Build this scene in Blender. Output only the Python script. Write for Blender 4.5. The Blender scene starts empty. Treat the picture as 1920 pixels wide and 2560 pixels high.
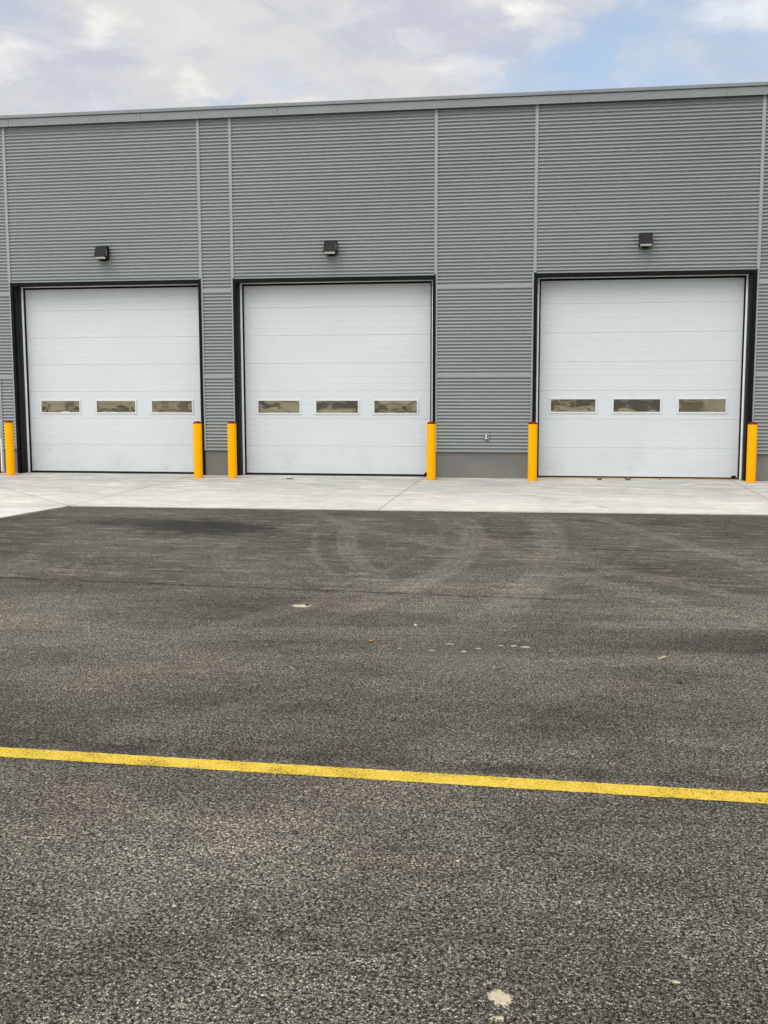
import bpy, bmesh, math, random
from mathutils import Vector, Matrix, noise as mnoise
random.seed(7)
R = math.radians
scene = bpy.context.scene
COL = scene.collection

# ------------------------------------------------------------------ helpers
class G:
    """small helper to write node trees"""
    def __init__(s, nt): s.nt = nt; s.n = nt.nodes; s.l = nt.links
    def new(s, t, **kw):
        nd = s.n.new(t)
        for k, v in kw.items(): setattr(nd, k, v)
        return nd
    def put(s, sock, v):
        if v is None: return
        if isinstance(v, bpy.types.NodeSocket): s.l.new(v, sock)
        else:
            if sock.type == 'RGBA' and not isinstance(v, (int, float)) and len(v) == 3: v = (*v, 1)
            sock.default_value = v
    def m(s, op, a, b=None, c=None, clamp=False):
        nd = s.new('ShaderNodeMath', operation=op, use_clamp=clamp)
        s.put(nd.inputs[0], a); s.put(nd.inputs[1], b); s.put(nd.inputs[2], c)
        return nd.outputs[0]
    def v(s, op, a, b=None):
        nd = s.new('ShaderNodeVectorMath', operation=op)
        s.put(nd.inputs[0], a); s.put(nd.inputs[1], b)
        return nd.outputs['Value'] if op in ('LENGTH', 'DISTANCE', 'DOT_PRODUCT') else nd.outputs[0]
    def sep(s, a):
        nd = s.new('ShaderNodeSeparateXYZ'); s.put(nd.inputs[0], a); return nd.outputs
    def comb(s, x, y, z=0.0):
        nd = s.new('ShaderNodeCombineXYZ'); s.put(nd.inputs[0], x); s.put(nd.inputs[1], y); s.put(nd.inputs[2], z); return nd.outputs[0]
    def noise(s, vec, scale, detail=3, rough=.55, dist=0.0, col=False):
        nd = s.new('ShaderNodeTexNoise'); s.put(nd.inputs['Vector'], vec)
        for k, v in (('Scale', scale), ('Detail', detail), ('Roughness', rough), ('Distortion', dist)): nd.inputs[k].default_value = v
        return nd.outputs['Color' if col else 'Fac']
    def vor(s, vec, scale, feature='F1', out='Distance', rand=1.0):
        nd = s.new('ShaderNodeTexVoronoi', feature=feature); s.put(nd.inputs['Vector'], vec)
        nd.inputs['Scale'].default_value = scale; nd.inputs['Randomness'].default_value = rand
        return nd.outputs[out]
    def ss(s, x, a, b, lo=0.0, hi=1.0):
        nd = s.new('ShaderNodeMapRange', interpolation_type='SMOOTHSTEP'); s.put(nd.inputs[0], x)
        for i, v in enumerate((a, b, lo, hi)): s.put(nd.inputs[i + 1], v)
        return nd.outputs[0]
    def lin(s, x, a, b, lo=0.0, hi=1.0):
        nd = s.new('ShaderNodeMapRange'); s.put(nd.inputs[0], x)
        for i, v in enumerate((a, b, lo, hi)): s.put(nd.inputs[i + 1], v)
        return nd.outputs[0]
    def mix(s, f, a, b, mode='MIX'):
        nd = s.new('ShaderNodeMix', data_type='RGBA', blend_type=mode)
        s.put(nd.inputs[0], f); s.put(nd.inputs[6], a); s.put(nd.inputs[7], b); return nd.outputs[2]
    def scale(s, c, f):
        return s.mix(1.0, c, s.comb(f, f, f), 'MULTIPLY')
    def mapping(s, vec, sc=(1, 1, 1), loc=(0, 0, 0), rot=(0, 0, 0)):
        nd = s.new('ShaderNodeMapping'); s.put(nd.inputs[0], vec)
        nd.inputs['Scale'].default_value = sc; nd.inputs['Location'].default_value = loc; nd.inputs['Rotation'].default_value = rot
        return nd.outputs[0]
    def bump(s, h, strength=.3, dist=.01, normal=None):
        nd = s.new('ShaderNodeBump'); nd.inputs['Strength'].default_value = strength; nd.inputs['Distance'].default_value = dist
        s.put(nd.inputs['Height'], h)
        if normal is not None: s.put(nd.inputs['Normal'], normal)
        return nd.outputs[0]

def mat(name, build, rough=.6, metal=0.0, spec=.5):
    mt = bpy.data.materials.new(name); mt.use_nodes = True
    nt = mt.node_tree; g = G(nt); p = nt.nodes['Principled BSDF']
    p.inputs['Roughness'].default_value = rough; p.inputs['Metallic'].default_value = metal
    p.inputs['Specular IOR Level'].default_value = spec
    pos = g.new('ShaderNodeTexCoord').outputs['Object']
    r = build(g, pos, p)
    if r is not None: g.put(p.inputs['Base Color'], r)
    return mt

class MB:
    def __init__(s): s.bm = bmesh.new()
    def box(s, x0, x1, y0, y1, z0, z1):
        vs = [s.bm.verts.new((x, y, z)) for x in (x0, x1) for y in (y0, y1) for z in (z0, z1)]
        for f in ((0, 1, 3, 2), (4, 6, 7, 5), (0, 4, 5, 1), (2, 3, 7, 6), (0, 2, 6, 4), (1, 5, 7, 3)):
            s.bm.faces.new([vs[i] for i in f])
        return s
    def prism(s, prof, x0, x1):
        """prof: closed polygon of (y,z), extruded along x"""
        a = [s.bm.verts.new((x0, y, z)) for y, z in prof]; b = [s.bm.verts.new((x1, y, z)) for y, z in prof]
        n = len(prof)
        for i in range(n): s.bm.faces.new((a[i], a[(i + 1) % n], b[(i + 1) % n], b[i]))
        s.bm.faces.new(a[::-1]); s.bm.faces.new(b)
        return s
    def strip(s, prof, x0, x1):
        """open profile of (y,z) swept along x"""
        a = [s.bm.verts.new((x0, y, z)) for y, z in prof]; b = [s.bm.verts.new((x1, y, z)) for y, z in prof]
        for i in range(len(prof) - 1): s.bm.faces.new((a[i], a[i + 1], b[i + 1], b[i]))
        return s
    def lathe(s, prof, n=40, c=(0, 0, 0)):
        rings = []
        for r, z in prof:
            if r < 1e-5: rings.append([s.bm.verts.new((c[0], c[1], c[2] + z))])
            else: rings.append([s.bm.verts.new((c[0] + r * math.cos(2 * math.pi * k / n), c[1] + r * math.sin(2 * math.pi * k / n), c[2] + z)) for k in range(n)])
        for A, B in zip(rings, rings[1:]):
            for k in range(n):
                k2 = (k + 1) % n
                if len(A) == 1: s.bm.faces.new((A[0], B[k], B[k2]))
                elif len(B) == 1: s.bm.faces.new((A[k], A[k2], B[0]))
                else: s.bm.faces.new((A[k], A[k2], B[k2], B[k]))
        return s
    def build(s, name, material, parent=None, bevel=0.0, smooth=False, seg=2):
        bmesh.ops.recalc_face_normals(s.bm, faces=s.bm.faces)
        me = bpy.data.meshes.new(name); s.bm.to_mesh(me); s.bm.free()
        me.materials.append(material)
        o = bpy.data.objects.new(name, me); COL.objects.link(o)
        if parent is not None: o.parent = parent
        if smooth:
            for p in me.polygons: p.use_smooth = True
        if bevel:
            b = o.modifiers.new('bevel', 'BEVEL'); b.width = bevel; b.segments = seg; b.limit_method = 'ANGLE'; b.angle_limit = R(40)
        return o

def tag(o, label=None, cat=None, group=None, kind=None):
    for k, v in (('label', label), ('category', cat), ('group', group), ('kind', kind)):
        if v: o[k] = v
    return o
def empty(name, loc=(0, 0, 0)):
    o = bpy.data.objects.new(name, None); o.location = loc; o.empty_display_size = .2; COL.objects.link(o); return o
def copy_tree(o, parent=None):
    c = o.copy(); COL.objects.link(c)
    if parent is not None: c.parent = parent
    for ch in list(o.children): copy_tree(ch, c)
    return c

# ------------------------------------------------------------------ materials
def wear_paint(base, var=.06, sc=3.0):
    def f(g, pos, p):
        n = g.noise(pos, sc, 4)
        d = g.noise(g.mapping(pos, (1.2, 1.2, .25)), 7, 4, .6)
        k = g.m('ADD', g.lin(n, .3, .7, 1 - var, 1 + var), g.lin(d, .35, .65, -var * .6, var * .6))
        return g.scale(base, k)
    return f

M = {}
def cladding(g, pos, p):
    n = g.noise(g.mapping(pos, (.35, .35, 1)), .8, 3)
    n2 = g.noise(pos, 9, 3)
    k = g.m('ADD', g.lin(n, .3, .7, .95, 1.05), g.lin(n2, .3, .7, -.025, .025))
    rn = g.new('ShaderNodeObjectInfo').outputs['Random']
    k = g.m('MULTIPLY', k, g.lin(rn, 0, 1, .965, 1.035))
    return g.scale((.243, .265, .257), k)
M['clad'] = mat('grey_cladding_paint', cladding, rough=.42)
M['trim'] = mat('grey_trim_paint', wear_paint((.270, .304, .292), .04), rough=.42)
M['fascia'] = mat('grey_fascia_paint', wear_paint((.198, .220, .220), .05, 1.2), rough=.45)
M['black'] = mat('black_steel_paint', wear_paint((.0045, .005, .0055), .15), rough=.5, spec=.12)
M['reveal'] = mat('dark_steel_paint', wear_paint((.0095, .0125, .015), .15), rough=.45, spec=.16)
M['rubber'] = mat('black_rubber', wear_paint((.006, .006, .006), .2), rough=.75, spec=.2)
M['alu'] = mat('aluminium', wear_paint((.93, .92, .89), .04, 6), rough=.3)

def door_paint(g, pos, p):
    n = g.noise(g.mapping(pos, (.6, 1, 1.0)), 1.6, 4)
    grain = g.noise(g.mapping(pos, (6, 6, 60)), 6, 3, .6)
    dirt = g.noise(pos, 2.3, 5, .62)
    z = g.sep(pos)[2]
    low = g.m('MULTIPLY', g.ss(z, .9, .0), g.ss(dirt, .5, .72))
    k = g.m('ADD', g.lin(n, .3, .7, .975, 1.02), g.lin(grain, .35, .65, -.02, .02))
    k = g.m('SUBTRACT', k, g.m('MULTIPLY', low, .10))
    q = g.v('LENGTH', g.v('MULTIPLY', g.v('SUBTRACT', pos, (-9.27, .27, .40)), (1 / .10, 0, 1 / .17)))
    sn = g.noise(g.mapping(pos, (1, 1, .4)), 26, 4, .65)
    sm = g.m('MULTIPLY', g.m('MULTIPLY', g.ss(q, 1.0, .2), g.ss(sn, .50, .64)), .6)
    sp = g.m('MULTIPLY', g.ss(g.noise(pos, 19, 2), .735, .76), .35)
    sm = g.m('MAXIMUM', sm, sp)
    g.put(p.inputs['Normal'], g.bump(grain, .12, .004))
    return g.mix(sm, g.scale((.585, .625, .635), k), (.33, .34, .35))
M['door'] = mat('white_door_paint', door_paint, rough=.42, spec=.4)
def smudge_paint(g, pos, p):
    return None
M['wframe'] = mat('white_window_frame', wear_paint((.61, .645, .65), .02), rough=.45)

def pane(g, pos, p):
    n = g.noise(g.mapping(pos, (1.0, 1, 1.8)), 2.6, 1, .4, .6)
    g.put(p.inputs['Normal'], g.bump(n, .008, .05))
    t = g.noise(g.mapping(pos, (2.5, 1, 1)), 2.0, 3)
    return g.mix(g.ss(t, .35, .65), (.66, .61, .46), (.76, .71, .56))
M['pane'] = mat('bronze_tinted_pane', pane, rough=.035, metal=.92)

def concrete(base, streak=.16):
    def f(g, pos, p):
        a = g.noise(g.mapping(pos, (.55, 1.4, 1)), 1.5, 6, .62, .4)
        b = g.noise(g.mapping(pos, (1, 3.5, 1), rot=(0, 0, .12)), 1.4, 6, .68)
        c = g.noise(pos, 90, 3)
        k = g.m('ADD', g.lin(a, .3, .7, .88, 1.08), g.lin(b, .35, .65, -streak * .5, streak * .4))
        k = g.m('ADD', k, g.lin(c, .3, .7, -.03, .03))
        col = g.mix(g.ss(a, .3, .7), (base[0] * .98, base[1], base[2] * 1.04), base)
        g.put(p.inputs['Normal'], g.bump(c, .15, .004))
        return g.scale(col, k)
    return f
M['plinth'] = mat('plinth_concrete', concrete((.185, .182, .16), .08), rough=.9, spec=.2)

def seg_mask(g, X, Y, a, b, w, wob=None):
    """thin line between ground points a and b"""
    dx, dy = b[0] - a[0], b[1] - a[1]; L = math.hypot(dx, dy); dx /= L; dy /= L
    t = g.m('ADD', g.m('MULTIPLY', g.m('SUBTRACT', X, a[0]), dx), g.m('MULTIPLY', g.m('SUBTRACT', Y, a[1]), dy))
    d = g.m('SUBTRACT', g.m('MULTIPLY', g.m('SUBTRACT', X, a[0]), dy), g.m('MULTIPLY', g.m('SUBTRACT', Y, a[1]), dx))
    if wob is not None: d = g.m('ADD', d, wob)
    m = g.ss(g.m('ABSOLUTE', d), w, w * .45)
    m = g.m('MULTIPLY', m, g.ss(t, -.05, .0)); return g.m('MULTIPLY', m, g.ss(t, L + .05, L))

def slab_mat(g, pos, p):
    X, Y, Z = g.sep(pos)
    a = g.noise(g.mapping(pos, (.35, 1.0, 1)), 1.3, 6, .62, .5)
    b = g.noise(g.mapping(pos, (.7, 2.6, 1), rot=(0, 0, .10)), 1.7, 7, .7, .3)
    c = g.noise(pos, 60, 4)
    d = g.noise(g.mapping(pos, (1.0, .35, 1), rot=(0, 0, -.25)), 1.8, 5, .6)
    # grey tyre film plus painted sky-occlusion shade, both strongest toward the doors
    film = g.m('MULTIPLY', g.ss(Y, -4.6, -1.0, .25, 1.0), g.ss(b, .32, .58))
    k = g.m('ADD', g.lin(a, .3, .7, .90, 1.07), g.lin(d, .35, .65, -.04, .04))
    k = g.m('ADD', k, g.lin(c, .3, .7, -.035, .035))
    col = g.scale(g.mix(g.ss(a, .35, .65), (.62, .60, .53), (.66, .63, .54)), k)
    col = g.mix(g.m('MULTIPLY', film, .72), col, (.31, .315, .305))
    dark = g.m('MULTIPLY', g.ss(g.noise(g.mapping(pos, (.5, 2.2, 1), loc=(4, 2, 0)), 2.6, 5, .7), .60, .74), .35)
    col = g.mix(dark, col, (.22, .215, .19))
    spots = g.m('MULTIPLY', g.ss(g.noise(g.mapping(pos, (1, 1.5, 1)), 13, 3, .6), .625, .69), .5)
    col = g.mix(spots, col, (.16, .155, .14))
    mott = g.noise(g.mapping(pos, (.8, 2.0, 1), loc=(9, 1, 0)), 4.5, 6, .7)
    col = g.scale(col, g.lin(mott, .32, .68, .80, 1.12))
    # curved tyre scuffs
    for cx, cy, r in ((-7.0, 2.0, 3.4), (-3.5, -6.2, 4.6), (1.7, 3.4, 5.2), (0.4, -7.4, 5.0)):
        dd = g.m('SUBTRACT', g.v('DISTANCE', g.comb(X, Y, 0), (cx, cy, 0)), r)
        mm = g.m('MULTIPLY', g.ss(g.m('ABSOLUTE', dd), .13, .05), g.ss(g.noise(pos, 2.1, 4), .47, .62))
        col = g.mix(g.m('MULTIPLY', mm, .28), col, (.17, .165, .16))
    wob = g.lin(g.noise(pos, 4, 3), .3, .7, -.006, .006)
    J = None
    for A, B in (((-2.165, 1), (-2.165, -4.99)), ((-6.3, 1), (-6.35, -5.06)), ((3.03, 1), (3.05, -4.85)), ((-11.0, -.25), (-6.37, -5.04)),
                 ((-6.45, -5.22), (-16.0, -5.12)), ((8.2, 1), (8.2, -4.8))):
        m = seg_mask(g, X, Y, A, B, .013, wob); J = m if J is None else g.m('MAXIMUM', J, m)
    J = g.m('MULTIPLY', J, g.ss(g.noise(pos, 1.7, 3), .25, .55, .25, .62))
    col = g.mix(J, col, (.09, .085, .075))
    g.put(p.inputs['Normal'], g.bump(g.m('SUBTRACT', c, J), .25, .004))
    return col
M['slab'] = mat('apron_concrete', slab_mat, rough=.88, spec=.25)

def circ(a, b, c):
    (x1, y1), (x2, y2), (x3, y3) = a, b, c
    d = 2 * (x1 * (y2 - y3) + x2 * (y3 - y1) + x3 * (y1 - y2))
    ux = ((x1**2 + y1**2) * (y2 - y3) + (x2**2 + y2**2) * (y3 - y1) + (x3**2 + y3**2) * (y1 - y2)) / d
    uy = ((x1**2 + y1**2) * (x3 - x2) + (x2**2 + y2**2) * (x1 - x3) + (x3**2 + y3**2) * (x2 - x1)) / d
    return ux, uy, math.hypot(x1 - ux, y1 - uy)

def asphalt_grain(g, pos):
    """stone chips in bitumen: returns (brightness factor, height)"""
    w = g.noise(pos, 60, 2, col=True)
    pw = g.v('ADD', pos, g.v('MULTIPLY', g.v('SUBTRACT', w, (.5, .5, .5)), (.010, .010, .010)))
    f2 = g.comb(*[g.sep(pw)[i] for i in (0, 1)], 0.0)
    e1 = g.vor(f2, 130, 'DISTANCE_TO_EDGE'); c1 = g.sep(g.vor(f2, 130, 'F1', 'Color'))[0]
    e2 = g.vor(f2, 260, 'DISTANCE_TO_EDGE'); c2 = g.sep(g.vor(f2, 260, 'F1', 'Color'))[1]
    gap = g.noise(pos, 85, 4, .68)
    stone = g.m('MULTIPLY', g.ss(e1, .0, .20), g.ss(e2, -.05, .14, .5, 1.0))
    pit = g.ss(gap, .38, .55)
    k = g.m('MULTIPLY', g.m('ADD', g.lin(c1, 0, 1, .35, 1.75), g.lin(c2, 0, 1, -.30, .55)), g.lin(stone, 0, 1, .14, 1.1))
    k = g.m('MULTIPLY', k, g.lin(pit, 0, 1, .08, 1.30))
    h = g.m('ADD', g.m('MULTIPLY', stone, g.lin(c1, 0, 1, .5, 1.0)), g.m('MULTIPLY', pit, .7))
    return k, h, c1, c2

ARCS = [((-2.20, -6.8), (-1.80, -8.75), (-1.36, -9.92), .13, .75), ((-2.52, -6.9), (-2.14, -8.8), (-1.72, -9.9), .05, .6),
        ((-1.08, -5.54), (-.76, -8.31), (-1.52, -11.38), .17, .9), ((-1.42, -5.5), (-1.12, -7.9), (-1.75, -10.4), .05, .45),
        ((-.13, -5.64), (.03, -8.49), (-.38, -11.22), .19, .8), ((.59, -5.31), (1.26, -7.23), (2.0, -9.1), .12, .8),
        ((-1.39, -5.34), (.26, -9.46), (1.43, -11.32), .15, .55), ((-.54, -11.6), (.37, -11.33), (1.45, -11.25), .13, .7),
        ((-2.9, -5.3), (-1.9, -7.0), (-.2, -8.6), .12, .5), ((.2, -8.4), (1.1, -9.8), (2.4, -11.2), .14, .6),
        ((-1.2, -9.9), (-1.9, -11.3), (-2.6, -12.5), .13, .5), ((-4.6, -12.9), (-2.2, -12.0), (-.6, -11.75), .2, .5), ((-4.0, -8.2), (-3.6, -10.2), (-3.1, -12.2), .09, .22),
        ((-4.45, -8.2), (-4.0, -10.2), (-3.45, -12.2), .05, .2), ((.1, -12.4), (1.2, -12.15), (2.2, -12.2), .16, .55), ((-5.6, -9.0), (-4.2, -8.0), (-2.6, -7.6), .14, .25),
        ((-1.5, -15.9), (-.8, -14.5), (.25, -12.7), .15, .28), ((-4.6, -6.2), (-4.95, -8.6), (-4.2, -10.6), .11, .3), ((-3.2, -7.6), (-2.55, -9.8), (-.9, -11.0), .13, .35), ((.9, -6.0), (.75, -8.2), (-.1, -10.3), .06, .4),
        ((-2.4, -15.0), (-1.6, -13.6), (-.4, -12.6), .12, .22)]
def asphalt(g, pos, p):
    X, Y, Z = g.sep(pos)
    k, h, c1, c2 = asphalt_grain(g, pos)
    big = g.noise(pos, .55, 5, .6, .4)
    med = g.noise(g.mapping(pos, (.45, 1.2, 1), rot=(0, 0, -.25)), 1.1, 5, .6, .6)
    fine = g.noise(g.mapping(pos, (.5, 1.6, 1)), 6, 5, .7)
    sm = g.noise(g.mapping(pos, (1.0, 1.0, 1)), 22, 3, .6)
    brown = g.noise(pos, .8, 4, .6)
    base = g.mix(g.ss(brown, .4, .64), (.278, .256, .194), (.304, .258, .190))
    base = g.mix(g.ss(c1, .45, 1.0, 0, .55), base, (.315, .298, .250))
    base = g.mix(g.m('MULTIPLY', g.ss(c2, .90, .99), .5), base, (.36, .34, .30))
    tone = g.m('MULTIPLY', g.lin(big, .33, .67, .70, 1.26), g.lin(med, .32, .68, .72, 1.28))
    tone = g.m('MULTIPLY', tone, g.lin(fine, .3, .7, .78, 1.22))
    tone = g.m('MULTIPLY', tone, g.lin(sm, .3, .7, .86, 1.14))
    # paving lanes between the joints, lighter toward the camera, darker toward the slab
    lw = g.m('ADD', Y, g.lin(g.noise(pos, .9, 4, .6), .3, .7, -.45, .45))
    lane = g.m('ADD', g.ss(lw, -13.2, -14.6, 1.0, 1.10), g.ss(lw, -10.6, -9.4, 0, -.12))
    lane = g.m('ADD', lane, g.ss(lw, -8.4, -7.2, 0, -.12))
    tone = g.m('MULTIPLY', tone, lane)
    # dusty tyre tracks
    edge = g.lin(g.noise(pos, 2.4, 3), .3, .7, -.028, .028)
    rub = g.noise(g.mapping(pos, (1, 1, 1)), 3.2, 4, .65)
    T = None
    for a, b, c, w, s in ARCS:
        cx, cy, r = circ(a, b, c)
        d = g.m('SUBTRACT', g.v('DISTANCE', g.comb(X, Y, 0), (cx, cy, 0)), r)
        de = g.m('ADD', d, edge)
        ribs = g.m('MULTIPLY_ADD', g.m('COSINE', g.m('MULTIPLY', de, 2 * math.pi / .085)), .20, .80)
        mm = g.m('MULTIPLY', g.m('MULTIPLY', g.ss(g.m('ABSOLUTE', de), w, w * .72), s), ribs)
        x0, x1 = min(a[0], b[0], c[0]) - .5, max(a[0], b[0], c[0]) + .5
        y0, y1 = min(a[1], b[1], c[1]), max(a[1], b[1], c[1])
        mm = g.m('MULTIPLY', mm, g.m('MULTIPLY', g.ss(X, x0, x0 + .5), g.ss(X, x1, x1 - .5)))
        if y1 - y0 > 1.2: mm = g.m('MULTIPLY', mm, g.m('MULTIPLY', g.ss(Y, y0 - .4, y0 + .5), g.ss(Y, y1 + .3, y1 - .2)))
        T = mm if T is None else g.m('MAXIMUM', T, mm)
    T = g.m('MULTIPLY', T, g.ss(rub, .30, .62, .30, 1.0))
    tone = g.m('ADD', tone, g.m('MULTIPLY', T, .66))
    # streaky dust smears near the slab
    smear = g.m('MULTIPLY', g.ss(g.noise(g.mapping(pos, (1.0, 4.5, 1), rot=(0, 0, -.18)), 2.1, 6, .72), .51, .66), g.m('MULTIPLY', g.ss(Y, -11.8, -9.5), g.ss(Y, -4.6, -6.0)))
    tone = g.m('ADD', tone, g.m('MULTIPLY', smear, .95))
    # fresh dark patch (wet) in front of the left door
    q = g.v('MULTIPLY', g.v('SUBTRACT', pos, (-3.95, -6.85, 0)), (1 / .82, 1 / .56, 0))
    q = g.v('ADD', q, g.v('MULTIPLY', g.comb(g.sep(q)[1], 0, 0), (.45, 0, 0)))
    wn = g.noise(g.mapping(pos, (1, 2.6, 1)), 2.6, 6, .7)
    wet = g.ss(g.m('ADD', g.v('LENGTH', q), g.lin(wn, .25, .75, -.9, .9)), 1.10, 1.02)
    q2 = g.v('MULTIPLY', g.v('SUBTRACT', pos, (-4.9, -6.55, 0)), (1 / .7, 1 / .42, 0))
    wet2 = g.m('MULTIPLY', g.ss(g.m('ADD', g.v('LENGTH', q2), g.lin(wn, .2, .8, -.6, .6)), 1.1, .6), .6)
    wet = g.m('MAXIMUM', wet, wet2)
    tone = g.m('MULTIPLY', tone, g.lin(wet, 0, 1, 1, .24))
    # paving joints
    wob = g.lin(g.noise(pos, 5, 4, .7), .3, .7, -.035, .035)
    brk = g.noise(g.mapping(pos, (1, .3, 1)), 3.5, 4, .65)
    s1 = g.m('MULTIPLY', seg_mask(g, X, Y, (-12, -9.78), (1.6, -10.62), .030, wob), g.ss(brk, .36, .52, .15, 1))
    s1 = g.m('MULTIPLY', s1, g.ss(X, .9, -.8, .35, 1))
    s2 = g.m('MULTIPLY', seg_mask(g, X, Y, (-12, -7.0), (9, -8.6), .05, wob), g.ss(brk, .42, .6, .0, .5))
    s3 = g.m('MULTIPLY', seg_mask(g, X, Y, (-12, -14.12), (9, -14.17), .085, wob), g.ss(g.noise(g.mapping(pos, (1, .4, 1)), 5, 4, .65), .35, .62, .15, .62))
    S = g.m('MAXIMUM', g.m('MAXIMUM', s1, s2), s3)
    tone = g.m('MULTIPLY', tone, g.lin(S, 0, 1, 1, .3))
    col = g.scale(base, g.m('MULTIPLY', g.m('MULTIPLY', k, tone), 1.0))
    col = g.mix(g.m('MULTIPLY', T, .22), col, (.24, .225, .19))
    # pale sandy film by the sprinkle of stones
    q3 = g.v('LENGTH', g.v('MULTIPLY', g.v('SUBTRACT', pos, (-.55, -12.35, 0)), (1 / .55, 1 / .45, 0)))
    film = g.m('MULTIPLY', g.ss(g.m('ADD', q3, g.lin(med, .3, .7, -.3, .3)), 1.0, .3), .25)
    col = g.mix(film, col, (.22, .21, .165))
    g.put(p.inputs['Roughness'], g.lin(wet, 0, 1, .88, .62))
    hh = g.m('SUBTRACT', h, g.m('MULTIPLY', S, 1.5))
    g.put(p.inputs['Normal'], g.bump(hh, 1.0, .006))
    return col
M['asphalt'] = mat('weathered_asphalt', asphalt, rough=.88, spec=.25)

def line_paint(g, pos, p):
    k, h, c1, c2 = asphalt_grain(g, pos)
    n = g.noise(pos, 95, 4, .7); n2 = g.noise(pos, 7, 4, .6)
    bare = g.ss(g.m('ADD', n, g.lin(n2, .3, .7, -.09, .09)), .445, .385)
    col = g.mix(g.ss(n2, .35, .65), (.76, .51, .035), (.80, .57, .07))
    col = g.scale(col, g.m('MULTIPLY', g.lin(k, .2, 1.3, .80, 1.1), g.lin(n, .3, .7, .9, 1.1)))
    g.put(p.inputs['Normal'], g.bump(h, .6, .003))
    return g.mix(g.m('MULTIPLY', bare, .85), col, (.09, .075, .05))
M['line'] = mat('worn_yellow_line_paint', line_paint, rough=.8, spec=.25)

def bollard_paint(g, pos, p):
    n = g.noise(pos, 6, 4); d = g.noise(g.mapping(pos, (1, 1, .35)), 11, 5, .65)
    z = g.sep(pos)[2]
    scuff = g.m('MULTIPLY', g.ss(d, .64, .72), g.ss(z, .9, .2, .15, .5))
    col = g.scale((.89, .378, .0), g.lin(n, .3, .7, .95, 1.05))
    base = g.m('MULTIPLY', g.ss(z, .07, .0), .3)
    col = g.mix(g.m('ADD', scuff, base, clamp=True), col, (.45, .20, .02))
    return col
M['yellow'] = mat('yellow_bollard_plastic', bollard_paint, rough=.5, spec=.06)
M['redcap'] = mat('dark_red_plastic', wear_paint((.17, .003, .008), .15, 20), rough=.3, spec=.2)
M['reddoor'] = mat('red_door_paint', wear_paint((.20, .006, .010), .1), rough=.4)
M['lamp'] = mat('charcoal_lamp_metal', wear_paint((.0075, .0085, .0105), .1), rough=.5, spec=.16)
M['lens'] = mat('frosted_lamp_lens', wear_paint((.72, .68, .58), .05), rough=.4)
M['steelgrey'] = mat('grey_metal_cover', wear_paint((.36, .38, .38), .05), rough=.4)
M['white'] = mat('white_plastic', wear_paint((.8, .8, .78), .03), rough=.4)
M['crumb'] = mat('mortar_crumb', wear_paint((.36, .33, .25), .2, 150), rough=.95, spec=.1)
M['scuff'] = mat('brown_scuff', wear_paint((.25, .12, .02), .2, 90), rough=.7)
M['leaf'] = mat('dry_leaf', wear_paint((.10, .045, .025), .3, 40), rough=.8)
M['leaf2'] = mat('orange_dry_leaf', wear_paint((.34, .185, .07), .25, 40), rough=.8)
M['wood'] = mat('pale_wood', wear_paint((.55, .45, .28), .2, 60), rough=.8)
M['stone'] = mat('pale_stone', wear_paint((.43, .41, .36), .15, 80), rough=.85)
M['darkstone'] = mat('dark_stone', wear_paint((.045, .042, .04), .2, 80), rough=.8)
M['sand'] = mat('dry_sand', wear_paint((.47, .41, .28), .2, 150), rough=.95, spec=.1)
def thin_sand(g, pos, p):
    z = g.sep(pos)[2]; n = g.noise(pos, 130, 5, .7)
    g.put(p.inputs['Alpha'], g.ss(g.m('ADD', g.m('MULTIPLY', z, 260), g.lin(n, .25, .75, -.85, .55)), .10, .45))
    g.put(p.inputs['Normal'], g.bump(n, .6, .004))
    return g.scale((.52, .455, .315), g.lin(n, .3, .7, .72, 1.15))
M['thinsand'] = mat('thin_sand_film', thin_sand, rough=.95, spec=.1)
M['threshold'] = mat('ochre_threshold', wear_paint((.42, .25, .06), .2, 3), rough=.6)
M['roof'] = mat('roof_membrane', wear_paint((.5, .5, .48), .1), rough=.8)
M['fog'] = mat('white_roof_plastic', wear_paint((.50, .50, .48), .05), rough=.5)
M['siding'] = mat('beige_siding', wear_paint((.72, .66, .53), .1), rough=.7)
M['brown'] = mat('brown_siding', wear_paint((.20, .165, .115), .15), rough=.8)
M['darkglass'] = mat('dark_glass', wear_paint((.03, .032, .035), .1), rough=.1)

# ------------------------------------------------------------------ ground
def sheet(name, pts, z, material, jitter=0.0, step=None, thick=0.0):
    bm = bmesh.new(); P = []
    n = len(pts)
    for i in range(n):
        a, b = pts[i], pts[(i + 1) % n]
        k = 1
        if step and a[2] if len(a) > 2 else False: k = max(1, int(math.hypot(b[0] - a[0], b[1] - a[1]) / step))
        for j in range(k):
            t = j / k; x = a[0] + (b[0] - a[0]) * t; y = a[1] + (b[1] - a[1]) * t
            if j > 0: y += jitter * (mnoise.noise(Vector((x * 3, y * 3, 0))) + .6 * mnoise.noise(Vector((x * 14, y * 14, 5))))
            P.append((x, y))
    top = [bm.verts.new((x, y, z)) for x, y in P]
    bm.faces.new(top)
    if thick:
        bot = [bm.verts.new((x, y, z - thick)) for x, y in P]
        for i in range(len(P)):
            j = (i + 1) % len(P); bm.faces.new((top[i], bot[i], bot[j], top[j]))
    bmesh.ops.recalc_face_normals(bm, faces=bm.faces)
    me = bpy.data.meshes.new(name); bm.to_mesh(me); bm.free(); me.materials.append(material)
    o = bpy.data.objects.new(name, me); COL.objects.link(o); return o

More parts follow.
